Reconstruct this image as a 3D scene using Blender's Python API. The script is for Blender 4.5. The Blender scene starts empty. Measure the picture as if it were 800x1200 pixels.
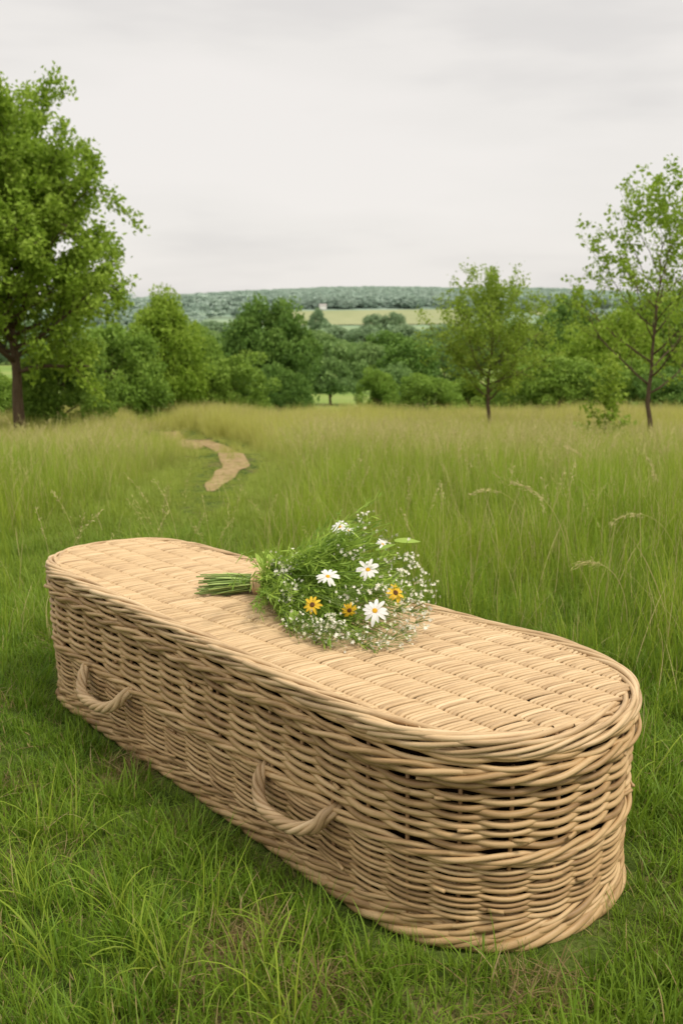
import bpy, math, random
import numpy as np
from mathutils import Vector, noise as mnoise

SC = bpy.context.scene
COL = SC.collection
R = math.radians
PI = math.pi
rng = np.random.default_rng(11)
random.seed(5)

# ------------------------------------------------------------------ camera numbers (measured from the photo, metres)
CAM_H, F, TILT = 1.318, 1200.0, math.atan(252 / 1200)
ct, st = math.cos(TILT), math.sin(TILT)

def ray(px, py):
    u, v = (px - 400) / F, (py - 600) / F
    return np.array([u, ct - v * st, -st - v * ct])

def at_depth(px, py, y):
    d = ray(px, py); t = y / d[1]
    return np.array([d[0] * t, y, CAM_H + d[2] * t])

# ------------------------------------------------------------------ terrain
PY = [-400, 3.8, 8, 14, 20, 27, 33, 45, 70, 100, 160, 250, 400, 700, 1000, 1250, 1600, 2100, 2600, 3200, 5000]
PZ = [0, 0, -.24, -.92, -1.62, -2.02, -2.95, -5.0, -7.0, -8.6, -11.5, -15, -19, -21.5, -17.5, -9, -2, 4, 9, 3, -20]

def prof(y):
    z = 0
    for k in (-1, 0, 1):
        z = z + np.interp(y * (1 + .045 * k) if np.isscalar(y) else np.asarray(y) * (1 + .045 * k), PY, PZ)
    return z / 3

def ground(x, y):
    x = np.asarray(x, float); y = np.asarray(y, float)
    z = prof(y)
    a = np.clip((y - 5) / 12, 0, 1) * np.clip((90 - y) / 60, 0, 1)
    z = z + a * (.10 * np.sin(x * .55 + 1.3) * np.cos(y * .4) + .06 * np.sin(x * 1.3 + y * .7))
    far = np.clip((y - 1100) / 1400, 0, 1)
    an = x / np.maximum(np.abs(y), 1) - .05
    z = z + far * (4 - np.clip(an * an / .055, 0, 1) * np.where(an < 0, 26, 15))
    z = z + far * (5 * np.cos((x - 120) / 260) + 4 * np.sin(x / 150 + 2 + y / 300) + 3 * np.cos(x / 90 + y / 200))
    return z

def gz(x, y): return float(ground(x, y))

def on_ground(px, py):
    d = ray(px, py); t = 1.0
    for _ in range(4000):
        p = d * t
        if CAM_H + p[2] < gz(p[0], p[1]): break
        t *= 1.002
    return np.array([d[0] * t, d[1] * t])

# ------------------------------------------------------------------ mesh helpers
class MB:
    """collects vertices, faces and per vertex data; build() links ONE mesh object"""
    def __init__(s): s.v, s.f, s.a, s.t, s.n = [], [], [], [], 0
    def add(s, v, f, uvw=None, tint=.5):
        v = np.asarray(v, float); k = len(v)
        s.v.append(v)
        s.f.extend((np.asarray(q) + s.n) for q in (f if isinstance(f, list) else [f]))
        s.a.append(np.zeros((k, 3)) if uvw is None else np.broadcast_to(np.asarray(uvw, float), (k, 3)))
        s.t.append(np.broadcast_to(np.asarray(tint, float), (k,)))
        s.n += k
    def mesh(s, name, mat, smooth=True):
        me = bpy.data.meshes.new(name)
        V = np.concatenate(s.v)
        me.vertices.add(len(V)); me.vertices.foreach_set('co', V.astype(np.float32).ravel())
        loops, starts, tot, c = [], [], [], 0
        for f in s.f:
            f = np.atleast_2d(f); m, w = f.shape
            loops.append(f.ravel()); starts.append(c + np.arange(m) * w); tot.append(np.full(m, w)); c += m * w
        loops = np.concatenate(loops).astype(np.int32); starts = np.concatenate(starts).astype(np.int32)
        me.loops.add(len(loops)); me.loops.foreach_set('vertex_index', loops)
        me.polygons.add(len(starts)); me.polygons.foreach_set('loop_start', starts)
        me.polygons.foreach_set('loop_total', np.concatenate(tot).astype(np.int32))
        me.polygons.foreach_set('use_smooth', np.full(len(starts), smooth))
        a = me.attributes.new('uvw', 'FLOAT_VECTOR', 'POINT'); a.data.foreach_set('vector', np.concatenate(s.a).astype(np.float32).ravel())
        a = me.attributes.new('tint', 'FLOAT', 'POINT'); a.data.foreach_set('value', np.concatenate(s.t).astype(np.float32))
        me.update(calc_edges=True)
        me.materials.append(mat)
        return me
    def build(s, name, mat, parent=None, smooth=True):
        o = bpy.data.objects.new(name, s.mesh(name, mat, smooth)); COL.objects.link(o)
        if parent: o.parent = parent
        return o

def tube(mb, P, r, sides=7, closed=False, tint=.5, seed=0., ref=(0, 0, 1), cap=True):
    P = np.asarray(P, float); n = len(P)
    r = np.broadcast_to(np.asarray(r, float), (n,))
    if closed: T = np.roll(P, -1, 0) - np.roll(P, 1, 0)
    else: T = np.gradient(P, axis=0)
    T /= np.linalg.norm(T, axis=1)[:, None] + 1e-12
    ref = np.asarray(ref, float)
    A = np.cross(T, ref); l = np.linalg.norm(A, axis=1)
    A = np.where(l[:, None] < .05, np.cross(T, [1, .01, 0]), A); A /= np.linalg.norm(A, axis=1)[:, None]
    B = np.cross(A, T)
    th = np.arange(sides) * 2 * PI / sides
    V = P[:, None] + r[:, None, None] * (np.cos(th)[None, :, None] * A[:, None] + np.sin(th)[None, :, None] * B[:, None])
    s = np.concatenate([[0], np.cumsum(np.linalg.norm(np.diff(P, axis=0), axis=1))])
    uvw = np.stack(np.broadcast_arrays(s[:, None], np.cos(th)[None] * .5 + seed * 3.1, np.sin(th)[None] * .5 + seed * 7.7), -1).reshape(-1, 3)
    m = n if closed else n - 1
    i = np.arange(m)[:, None]; j = np.arange(sides)[None]
    a = i * sides + j; b = i * sides + (j + 1) % sides; c = ((i + 1) % n) * sides + (j + 1) % sides; d = ((i + 1) % n) * sides + j
    F_ = [np.stack([a, b, c, d], -1).reshape(-1, 4)]
    if cap and not closed:
        F_ += [np.arange(sides)[None, ::-1], (n - 1) * sides + np.arange(sides)[None]]
    mb.add(V.reshape(-1, 3), F_, uvw, np.repeat(np.broadcast_to(np.asarray(tint, float), (n,)), sides))

def box(mb, c, s, tint=.5):
    c = np.asarray(c, float); s = np.asarray(s, float) / 2
    v = np.array([[x, y, z] for z in (-1, 1) for y in (-1, 1) for x in (-1, 1)]) * s + c
    mb.add(v, [np.array([[0, 2, 3, 1], [4, 5, 7, 6], [0, 1, 5, 4], [2, 6, 7, 3], [0, 4, 6, 2], [1, 3, 7, 5]])], None, tint)

def bez(p0, p1, p2, n=10):
    t = np.linspace(0, 1, n)[:, None]
    return (1 - t) ** 2 * np.asarray(p0) + 2 * t * (1 - t) * np.asarray(p1) + t ** 2 * np.asarray(p2)

def smooth_noise(n, k, g):
    """n values of a closed smooth random curve with k knots"""
    kn = g.normal(size=k); x = np.arange(n) / n * k
    i = x.astype(int); f = x - i; f = f * f * (3 - 2 * f)
    return kn[i % k] * (1 - f) + kn[(i + 1) % k] * f

# ------------------------------------------------------------------ object helpers
def tag(o, label=None, cat=None, group=None, kind=None):
    if label: o['label'] = label
    if cat: o['category'] = cat
    if group: o['group'] = group
    if kind: o['kind'] = kind
    return o

def thing(name, label, cat, loc=(0, 0, 0), rz=0, group=None):
    o = bpy.data.objects.new(name, None); COL.objects.link(o)
    o.location = loc; o.rotation_euler = (0, 0, rz); o.empty_display_size = .1
    return tag(o, label, cat, group)

# ------------------------------------------------------------------ materials
def new_mat(name):
    m = bpy.data.materials.new(name); m.use_nodes = True
    nt = m.node_tree; nt.nodes.clear()
    return m, nt

class NT:
    def __init__(s, nt): s.nt = nt
    def n(s, typ, **kw):
        nd = s.nt.nodes.new(typ)
        for k, v in kw.items(): setattr(nd, k, v)
        return nd
    def l(s, a, b): s.nt.links.new(a, b)
    def attr(s, name):
        return s.n('ShaderNodeAttribute', attribute_name=name)
    def noise(s, vec, scale, detail=4, rough=.55):
        nd = s.n('ShaderNodeTexNoise'); nd.inputs['Scale'].default_value = scale
        nd.inputs['Detail'].default_value = detail; nd.inputs['Roughness'].default_value = rough
        if vec is not None: s.l(vec, nd.inputs['Vector'])
        return nd.outputs['Fac']
    def math(s, op, a, b=0., clamp=False):
        nd = s.n('ShaderNodeMath', operation=op, use_clamp=clamp)
        for i, x in enumerate((a, b)):
            if isinstance(x, (int, float)): nd.inputs[i].default_value = x
            else: s.l(x, nd.inputs[i])
        return nd.outputs[0]
    def remap(s, x, a, b, c=0., d=1.):
        nd = s.n('ShaderNodeMapRange'); s.l(x, nd.inputs[0])
        for i, v in enumerate((a, b, c, d)): nd.inputs[i + 1].default_value = v
        return nd.outputs[0]
    def ramp(s, x, stops):
        nd = s.n('ShaderNodeValToRGB'); s.l(x, nd.inputs[0])
        e = nd.color_ramp.elements
        while len(e) < len(stops): e.new(.5)
        for q, (p, c) in zip(e, stops): q.position = p; q.color = (*c, 1)
        return nd.outputs[0]
    def mix(s, f, a, b, blend='MIX'):
        nd = s.n('ShaderNodeMix', data_type='RGBA', blend_type=blend)
        for i, x in zip((0, 6, 7), (f, a, b)):
            if isinstance(x, (int, float)): nd.inputs[i].default_value = x
            elif isinstance(x, tuple): nd.inputs[i].default_value = (*x, 1)
            else: s.l(x, nd.inputs[i])
        return nd.outputs[2]
    def mapping(s, vec, scale):
        nd = s.n('ShaderNodeMapping'); s.l(vec, nd.inputs[0]); nd.inputs['Scale'].default_value = scale
        return nd.outputs[0]
    def out(s, sh):
        o = s.n('ShaderNodeOutputMaterial'); s.l(sh, o.inputs[0]); return o
    def principled(s, col, rough=.6, spec=.3, bump=None, bstr=.3, bdist=.002):
        p = s.n('ShaderNodeBsdfPrincipled')
        if isinstance(col, tuple): p.inputs['Base Color'].default_value = (*col, 1)
        else: s.l(col, p.inputs['Base Color'])
        if isinstance(rough, float): p.inputs['Roughness'].default_value = rough
        else: s.l(rough, p.inputs['Roughness'])
        p.inputs['Specular IOR Level'].default_value = spec
        if bump is not None:
            b = s.n('ShaderNodeBump'); b.inputs['Strength'].default_value = bstr; b.inputs['Distance'].default_value = bdist
            s.l(bump, b.inputs['Height']); s.l(b.outputs[0], p.inputs['Normal'])
        return p.outputs[0]
    def leafy(s, col, trans=.35, rough=.5, spec=.25):
        p = s.principled(col, rough, spec)
        t = s.n('ShaderNodeBsdfTranslucent')
        s.l(col, t.inputs[0])
        m = s.n('ShaderNodeMixShader'); m.inputs[0].default_value = trans
        s.l(p, m.inputs[1]); s.l(t.outputs[0], m.inputs[2])
        return m.outputs[0]

def wicker_mat(name, lo, mid, hi):
    m, nt = new_mat(name); N = NT(nt)
    uv = N.attr('uvw').outputs['Vector']; ti = N.attr('tint').outputs['Fac']
    streak = N.noise(N.mapping(uv, (14, 9, 9)), 1.0, 5, .65)
    long_ = N.noise(N.mapping(uv, (2.2, 1, 1)), 1.0, 3)
    blot = N.noise(N.mapping(uv, (17, 1.2, 1.2)), 1.0, 3, .6)
    f = N.math('ADD', N.math('MULTIPLY', ti, .42), N.math('MULTIPLY', streak, .25))
    f = N.math('ADD', f, N.math('ADD', N.math('MULTIPLY', long_, .25), N.math('MULTIPLY', N.math('SUBTRACT', blot, .3), .5)))
    col = N.ramp(f, [(.25, lo), (.55, mid), (.9, hi)])
    spots = N.noise(N.mapping(uv, (38, 30, 30)), 1.0, 2, .5)
    col = N.mix(N.remap(spots, .66, .78, 0, .55), col, (.16, .085, .035))
    node = N.noise(N.mapping(uv, (5, .6, .6)), 1.0, 1, .3)
    col = N.mix(N.remap(node, .62, .68, 0, .45), col, (.25, .14, .06))
    bump = N.math('ADD', streak, N.math('MULTIPLY', spots, .5))
    N.out(N.principled(col, N.remap(streak, .3, .7, .40, .62), .4, bump, .55, .0012))
    return m

M = {}
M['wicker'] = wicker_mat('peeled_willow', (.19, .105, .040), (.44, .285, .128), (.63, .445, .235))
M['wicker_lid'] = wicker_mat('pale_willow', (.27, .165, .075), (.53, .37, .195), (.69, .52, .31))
M['stake'] = wicker_mat('willow_stake', (.17, .09, .037), (.30, .17, .075), (.44, .28, .14))
m, nt = new_mat('gap_shade'); N = NT(nt)
N.out(N.principled(N.ramp(N.noise(None, 30), [(.3, (.018, .010, .005)), (.7, (.04, .022, .011))]), .9, .05)); M['gap_backing'] = m  # near-black, so the shade inside the weave gaps is in the colour

def grass_mat(name, base, tip, dry, dry_amt, yellow=(.20, .19, .035)):
    m, nt = new_mat(name); N = NT(nt)
    h = N.attr('uvw').outputs['Vector']; sx = N.n('ShaderNodeSeparateXYZ'); N.l(h, sx.inputs[0])
    ti = N.attr('tint').outputs['Fac']
    rnd = N.n('ShaderNodeObjectInfo').outputs['Random']
    pos = N.n('ShaderNodeNewGeometry').outputs['Position']
    patch = N.noise(pos, .55, 3)
    patch2 = N.noise(pos, 2.3, 2)
    col = N.mix(N.math('POWER', sx.outputs[0], 1.3), base, tip)
    v = N.math('ADD', N.math('MULTIPLY', ti, .55), N.math('MULTIPLY', rnd, .45))
    col = N.mix(N.remap(v, .15, .9, 0, .75), col, yellow)
    col = N.mix(N.remap(patch, .42, .68, 0, .55), col, yellow)
    col = N.mix(N.remap(patch2, .35, .65, .0, .5), col, N.mix(1., col, (.55, .62, .45), 'MULTIPLY'))
    col = N.mix(N.remap(ti, 1 - dry_amt, 1 - dry_amt + .02, 0, .9), col, dry)
    # the grass further down the meadow has gone to seed: more olive and straw
    sp = N.n('ShaderNodeSeparateXYZ'); N.l(pos, sp.inputs[0])
    col = N.mix(N.remap(sp.outputs[1], 6., 22, 0, .74), col, (.60, .565, .165))
    col = N.mix(N.remap(sp.outputs[1], 3.2, 8, 0, .5 if name == 'short_grass' else 0.), col, (.36, .41, .075))
    N.out(N.leafy(col, .44, .5, .22))
    return m
M['lawn'] = grass_mat('short_grass', (.055, .115, .010), (.185, .35, .026), (.42, .32, .14), .05, (.27, .37, .032))
M['meadow'] = grass_mat('meadow_grass', (.085, .17, .013), (.27, .43, .036), (.52, .43, .20), .05, (.42, .49, .055))
M['dry'] = grass_mat('dry_straw', (.20, .14, .055), (.36, .27, .12), (.42, .32, .16), .3, (.30, .22, .09))
m, nt = new_mat('seed_stalk'); N = NT(nt)
ti = N.attr('tint').outputs['Fac']; rnd = N.n('ShaderNodeObjectInfo').outputs['Random']
col = N.ramp(N.math('ADD', N.math('MULTIPLY', ti, .6), N.math('MULTIPLY', rnd, .4)), [(.05, (.31, .37, .075)), (.45, (.50, .46, .165)), (.9, (.66, .56, .30))])
N.out(N.leafy(col, .3, .6, .15)); M['seed'] = m

def leaf_mat(name, dark, mid, light, trans=.35):
    m, nt = new_mat(name); N = NT(nt)
    ti = N.attr('tint').outputs['Fac']
    pos = N.n('ShaderNodeNewGeometry').outputs['Position']
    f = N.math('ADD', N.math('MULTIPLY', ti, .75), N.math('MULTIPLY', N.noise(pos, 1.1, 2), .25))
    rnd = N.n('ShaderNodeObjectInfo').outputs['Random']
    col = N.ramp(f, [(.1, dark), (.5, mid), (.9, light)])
    col = N.mix(N.math('MULTIPLY', rnd, .3), col, N.mix(1., col, (.72, .85, .8), 'MULTIPLY'))
    N.out(N.leafy(col, trans, .55, .2))
    return m
M['leaf_bright'] = leaf_mat('fresh_leaf', (.14, .24, .022), (.27, .39, .04), (.38, .49, .075), .45)
M['leaf_yellow'] = leaf_mat('young_leaf', (.17, .26, .026), (.27, .38, .044), (.37, .47, .08), .48)
M['leaf_mid'] = leaf_mat('hedge_leaf', (.11, .20, .026), (.215, .335, .046), (.31, .43, .072))
M['leaf_dark'] = leaf_mat('dense_leaf', (.07, .15, .028), (.14, .25, .045), (.22, .335, .068))
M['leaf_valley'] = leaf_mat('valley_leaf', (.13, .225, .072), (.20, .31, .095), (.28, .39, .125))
M['leaf_hazy'] = leaf_mat('hazy_leaf', (.17, .26, .14), (.235, .335, .175), (.30, .40, .21), .25)  # some distance haze is mixed into this leaf colour
M['leaf_far_haze'] = leaf_mat('far_leaf_haze', (.37, .465, .40), (.42, .515, .43), (.47, .555, .455), .2)  # haze over the far woods is put into this pale grey-green

m, nt = new_mat('bark'); N = NT(nt)
uv = N.attr('uvw').outputs['Vector']
nz = N.noise(N.mapping(uv, (4, 12, 12)), 1., 6, .7)
N.out(N.principled(N.ramp(nz, [(.3, (.06, .04, .026)), (.7, (.20, .14, .09))]), .9, .1, nz, .8, .02)); M['bark'] = m

m, nt = new_mat('meadow_ground'); N = NT(nt)
pos = N.n('ShaderNodeNewGeometry').outputs['Position']
sp = N.n('ShaderNodeSeparateXYZ'); N.l(pos, sp.inputs[0])
n1 = N.noise(pos, 1.7, 6, .6); n2 = N.noise(pos, 14, 5, .65); n3 = N.noise(pos, .035, 4, .6); n4 = N.noise(pos, 60, 3, .6)
near = N.ramp(N.math('ADD', N.math('MULTIPLY', n2, .6), N.math('MULTIPLY', n4, .4)), [(.3, (.028, .045, .009)), (.5, (.07, .105, .018)), (.68, (.12, .14, .04))])
soil = N.ramp(n4, [(.3, (.08, .055, .025)), (.7, (.30, .22, .11))])
near = N.mix(N.remap(n1, .52, .64, 0, .7), near, soil)
for (bx_, by_, br_) in [(-.25, 1.706, .13), (-.203, 1.888, .14), (-.597, 2.655, .10), (.384, 1.691, .10), (-.876, 2.552, .09), (-.032, 1.714, .08)]:
    dn = N.n('ShaderNodeVectorMath', operation='DISTANCE'); N.l(pos, dn.inputs[0]); dn.inputs[1].default_value = (bx_, by_, 0)
    dd = N.math('ADD', dn.outputs['Value'], N.math('MULTIPLY', N.math('SUBTRACT', n2, .5), .22))
    near = N.mix(N.remap(dd, br_ * .55, br_ * 1.25, .85, 0), near, soil)
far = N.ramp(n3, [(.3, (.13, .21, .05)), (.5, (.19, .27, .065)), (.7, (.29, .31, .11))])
far_haze = N.ramp(n3, [(.3, (.22, .30, .26)), (.7, (.27, .345, .28))])  # distant ground with the blue-grey of haze put into its colour
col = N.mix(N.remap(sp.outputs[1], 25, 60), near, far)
col = N.mix(N.remap(sp.outputs[1], 300, 1300), col, far_haze)
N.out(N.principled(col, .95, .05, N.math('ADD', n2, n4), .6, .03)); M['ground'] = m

m, nt = new_mat('path_dirt'); N = NT(nt)
pos = N.n('ShaderNodeNewGeometry').outputs['Position']
N.out(N.principled(N.ramp(N.noise(pos, 9, 6, .65), [(.3, (.18, .125, .055)), (.55, (.33, .245, .12)), (.75, (.43, .335, .18))]), .95, .05, N.noise(pos, 40, 5), .7, .02)); M['dirt'] = m
m, nt = new_mat('field_crop'); N = NT(nt)
pos = N.n('ShaderNodeNewGeometry').outputs['Position']
N.out(N.principled(N.ramp(N.noise(N.mapping(pos, (.03, .008, .03)), 1., 5, .6), [(.3, (.235, .265, .13)), (.7, (.31, .32, .17))]), .95, .05)); M['crop'] = m

def plain(name, lo, hi, rough=.6, trans=None, scale=60):
    m, nt = new_mat(name); N = NT(nt)
    ti = N.attr('tint').outputs['Fac']
    c = N.ramp(N.math('ADD', N.math('MULTIPLY', ti, .6), N.math('MULTIPLY', N.noise(None, scale, 4), .4)), [(.1, lo), (.9, hi)])
    N.out(N.leafy(c, trans, rough) if trans else N.principled(c, rough, .2)); M[name] = m
plain('petal_white', (.66, .64, .58), (.86, .85, .82), .6, .25)
plain('petal_yellow', (.66, .38, .015), (.82, .56, .04), .6, .25)
plain('disc_yellow', (.42, .20, .008), (.72, .42, .02), .8)
plain('disc_brown', (.05, .022, .008), (.16, .07, .02), .8)
m, nt = new_mat('floret'); N = NT(nt)
N.out(N.leafy(N.ramp(N.attr('tint').outputs['Fac'], [(.05, (.20, .29, .06)), (.25, (.55, .54, .33)), (.6, (.80, .77, .64))]), .25, .7)); M['floret'] = m
plain('stem_green', (.10, .18, .03), (.42, .52, .16), .5, .2)
plain('frond_green', (.12, .23, .02), (.44, .60, .10), .5, .35)
plain('twine', (.55, .38, .19), (.78, .58, .34), .9)
plain('farm_wall', (.62, .6, .56), (.76, .74, .7), .9)
plain('farm_roof', (.3, .28, .26), (.4, .37, .34), .9)

# ------------------------------------------------------------------ ground sheet
def build_ground():
    ys = np.concatenate([np.linspace(-400, -6, 24), np.linspace(-5, 34, 200), np.geomspace(34.6, 4500, 260)])
    us = np.linspace(-1, 1, 141)
    Y, U = np.meshgrid(ys, us, indexing='ij')
    X = U * (30 + np.abs(Y) * .95)
    Z = ground(X, Y)
    Z = Z + np.where((Y > -4) & (Y < 20), .012 * np.sin(X * 7.1 + 2 * np.sin(Y * 3)) * np.cos(Y * 6.3), 0) * np.clip((Y + 4) / 3, 0, 1)
    n, k = Y.shape
    a = (np.arange(n - 1)[:, None] * k + np.arange(k - 1)[None])
    f = np.stack([a, a + 1, a + k + 1, a + k], -1).reshape(-1, 4)
    mb = MB(); mb.add(np.stack([X, Y, Z], -1).reshape(-1, 3), f)
    tag(mb.build('ground', M['ground']), kind='structure')
build_ground()

def drape(name, pts, widths, mat, lift, sub=10, cross=7, kind='structure', wob=.12):
    """strip of ground laid along a polyline"""
    pts = np.asarray(pts, float); n = len(pts)
    t = np.linspace(0, n - 1, (n - 1) * sub + 1)
    # Catmull-Rom through the points
    def cr(a):
        i = np.clip(t.astype(int), 0, n - 2); f = (t - i)[:, None]
        g = lambda k: a[np.clip(i + k, 0, n - 1)]
        return .5 * (2 * g(0) + (g(1) - g(-1)) * f + (2 * g(-1) - 5 * g(0) + 4 * g(1) - g(2)) * f ** 2 + (3 * g(0) - g(-1) - 3 * g(1) + g(2)) * f ** 3)
    P = cr(pts); W = np.interp(t, np.arange(n), widths)
    T = np.gradient(P, axis=0); T /= np.linalg.norm(T, axis=1)[:, None]
    S = np.stack([T[:, 1], -T[:, 0]], 1)
    e = np.linspace(-1, 1, cross)
    wv = W[:, None] * (1 + wob * np.sin(t[:, None] * 5 + np.sign(e)[None] * 1.7))
    XY = P[:, None] + S[:, None] * (e[None] * wv / 2)[..., None]
    Z = ground(XY[..., 0], XY[..., 1]) + lift
    V = np.concatenate([XY, Z[..., None]], -1)
    k = cross; a = (np.arange(len(P) - 1)[:, None] * k + np.arange(k - 1)[None])
    mb = MB(); mb.add(V.reshape(-1, 3), np.stack([a, a + 1, a + k + 1, a + k], -1).reshape(-1, 4))
    return tag(mb.build(name, mat), kind=kind), P

path_px = [(160, 497), (200, 508), (232, 517), (262, 529), (275, 541), (268, 553), (255, 566), (246, 577)]
path_pts = [on_ground(*p) for p in path_px]
_, PATH = drape('path', path_pts, [.34, .46, .46, .42, .35, .28, .22, .06], M['dirt'], .012)
COR = np.array(list(PATH) + [on_ground(*p) for p in [(215, 596), (190, 612), (150, 628), (110, 645), (60, 665), (0, 690)]])

# fields on the valley floor
def field(name, x0, x1, y0, y1, skew, mat):
    xs = np.linspace(0, 1, 24); ys = np.linspace(0, 1, 12)
    Yq, Xq = np.meshgrid(ys, xs, indexing='ij')
    Y = y0 + (y1 - y0) * Yq + skew * Xq; X = x0 + (x1 - x0) * Xq + 25 * np.sin(Yq * 2)
    V = np.stack([X, Y, ground(X, Y) + .6], -1).reshape(-1, 3); k = 24
    a = (np.arange(11)[:, None] * k + np.arange(k - 1)[None])
    mb = MB(); mb.add(V, np.stack([a, a + 1, a + k + 1, a + k], -1).reshape(-1, 4))
    tag(mb.build(name, mat), kind='structure')
field('crop_field', -75, 100, 790, 1110, 30, M['crop'])
field('crop_field', 170, 330, 900, 1120, -20, M['crop'])

# ------------------------------------------------------------------ wicker coffin
LX0, LX1, A1, A2, W1, W2, EX = -.926, 1.195, .40, .31, .368, .285, 2.25
def dense_outline():
    th = np.linspace(-PI / 2, PI / 2, 400)
    def sup(a): return np.sign(a) * np.abs(a) ** (2 / EX)
    far = np.stack([LX1 - A2 + A2 * sup(np.cos(th)), W2 * sup(np.sin(th))], 1)
    near = np.stack([LX0 + A1 - A1 * sup(np.cos(th)), -W1 * sup(np.sin(th))], 1)
    P = np.concatenate([far, near]); P = np.concatenate([P, P[:1]])
    s = np.concatenate([[0], np.cumsum(np.linalg.norm(np.diff(P, axis=0), axis=1))])
    K = 4000; u = np.linspace(0, s[-1], K, endpoint=False)
    Q = np.stack([np.interp(u, s, P[:, 0]), np.interp(u, s, P[:, 1])], 1)
    k = np.hanning(161); k /= k.sum()
    Qp = np.concatenate([Q[-80:], Q, Q[:80]])
    Q = np.stack([np.convolve(Qp[:, i], k, 'valid') for i in (0, 1)], 1)
    T = np.roll(Q, -1, 0) - np.roll(Q, 1, 0); T /= np.linalg.norm(T, axis=1)[:, None]
    return Q, np.stack([T[:, 1], -T[:, 0]], 1), s[-1]
OQ, ON, PER = dense_outline()
def rim(t, off):
    """point at fraction t of the outline, `off` metres outwards"""
    x = (np.asarray(t) % 1.) * len(OQ); i = x.astype(int) % len(OQ); f = (x - np.floor(x))[:, None]
    j = (i + 1) % len(OQ)
    q = OQ[i] * (1 - f) + OQ[j] * f; n = ON[i] * (1 - f) + ON[j] * f
    n /= np.linalg.norm(n, axis=1)[:, None]
    return q + n * np.asarray(off)[:, None]

CO, CAX = np.array([-.0748, 2.6207]), np.array([-.6811, .7322])
CROT = math.atan2(CAX[1], CAX[0])
def to_local(x, y):
    dx, dy = np.asarray(x) - CO[0], np.asarray(y) - CO[1]
    return dx * CAX[0] + dy * CAX[1], -dx * CAX[1] + dy * CAX[0]
def to_world(l, m):
    return CO[0] + l * CAX[0] - m * CAX[1], CO[1] + l * CAX[1] + m * CAX[0]

coffin = thing('wicker_coffin', 'woven pale willow coffin with rounded ends and rope handles standing on the short grass', 'coffin', (CO[0], CO[1], 0), CROT); coffin.scale = (1, 1, 1.04)
NS = 2 * round(PER / .112 / 2)
g = np.random.default_rng(3)

def ring(mb, off, z, r, n=NS * 12, seed=None, tint=None, sides=7, taper=.1):
    seed = g.random() if seed is None else seed
    t = np.arange(n) / n
    z = np.broadcast_to(z, (n,)); off = np.broadcast_to(off, (n,)) - .010 * np.clip((.36 - z) / .34, 0, 1)
    P = np.concatenate([rim(t, off), z[:, None]], 1)
    # every weaver is pieced from several willow rods, each with its own tone and thickness
    cuts = np.sort(g.random(5)); seg = np.searchsorted(cuts, t) % 5
    tn = (.5 + .25 * g.normal(size=5).clip(-1.6, 1.6))[seg] if tint is None else tint
    rr = r * (1 + taper * smooth_noise(n, 9, g).clip(-1.5, 1.5) + .05 * g.normal(size=5)[seg])
    tube(mb, P, rr, sides, True, np.clip(tn, 0, 1), seed)

def rand_rows(mb, z0, z1, rows, r, off0, amp):
    t = np.arange(NS * 12) / (NS * 12); ph = t * NS * PI
    for i in range(rows):
        s = 1 if i % 2 else -1
        w = np.cos(ph) * s
        w = np.sign(w) * np.abs(w) ** .8
        zz = z0 + (z1 - z0) * (i + .5) / rows
        z = zz + .0011 * smooth_noise(len(t), 40, g) + .0013 * smooth_noise(len(t), 9, g) - .0018 * w
        ring(mb, off0 + amp * w + .0012 * smooth_noise(len(t), 50, g), z, r)

def wale(mb, zc, rods, pitch_turns, rr, rad_o, rad_z, off0, jitter=.0015, bulge=None):
    """rods twisted round each other, all the way round the coffin"""
    n = NS * 14; t = np.arange(n) / n
    for k in range(rods):
        a = 2 * PI * (k / rods + pitch_turns * t) + .25 * smooth_noise(n, 12, g)
        off = off0 + rad_o * np.cos(a) + jitter * smooth_noise(n, 30, g)
        z = zc + rad_z * np.sin(a) + jitter * smooth_noise(n, 30, g)
        ring(mb, off, z, rr * (1 + .08 * g.normal()), n)

OFF = -.030                                            # wall line inside the lid's edge
side = MB()
rand_rows(side, .070, .188, 17, .0049, OFF, .0062)
rand_rows(side, .224, .385, 15, .0071, OFF, .0070)
for k in range(46):
    t0 = g.random(); z0 = g.choice([.09, .13, .17, .24, .27, .30, .33, .36]) + .006 * g.normal(); sgn = g.choice([-1, 1])
    t = t0 + sgn * np.linspace(0, .0065, 4)
    tube(side, np.concatenate([rim(t, OFF + np.linspace(.002, .0155, 4)), (z0 + np.linspace(0, .003, 4))[:, None]], 1), .0040, 7, False, .35 + .3 * g.random(), g.random())
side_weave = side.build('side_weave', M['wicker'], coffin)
st_ = MB()
for k in range(NS):
    t = np.full(6, k / NS) + .0006 * g.normal()
    z = np.linspace(.015, .40, 6)
    P = np.concatenate([rim(t, OFF - .010 * np.clip((.36 - z) / .34, 0, 1) + .001 * g.normal(size=6)), z[:, None]], 1)
    tube(st_, P, .0046, 7, False, .5 + .25 * g.normal(), g.random(), (1, 0, 0))
st_.build('stake', M['stake'], side_weave)
wl = MB()
for zc in (.2065,): wale(wl, zc, 3, 17, .0066, .0075, .0085, OFF + .006, .0008)
wale(wl, .195, 2, 25, .0056, .006, .0055, OFF + .003, .0008)
wale(wl, .0585, 3, 21, .0060, .0072, .0095, OFF + .001)
wale(wl, .043, 3, 24, .0060, .0072, .009, OFF + .001)
wl.build('waling_band', M['wicker'], side_weave)
bb = MB()
wale(bb, .021, 4, 15, .0092, .0090, .0115, OFF + .002, .002)
bb.build('base_border', M['wicker'], coffin)

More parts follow.
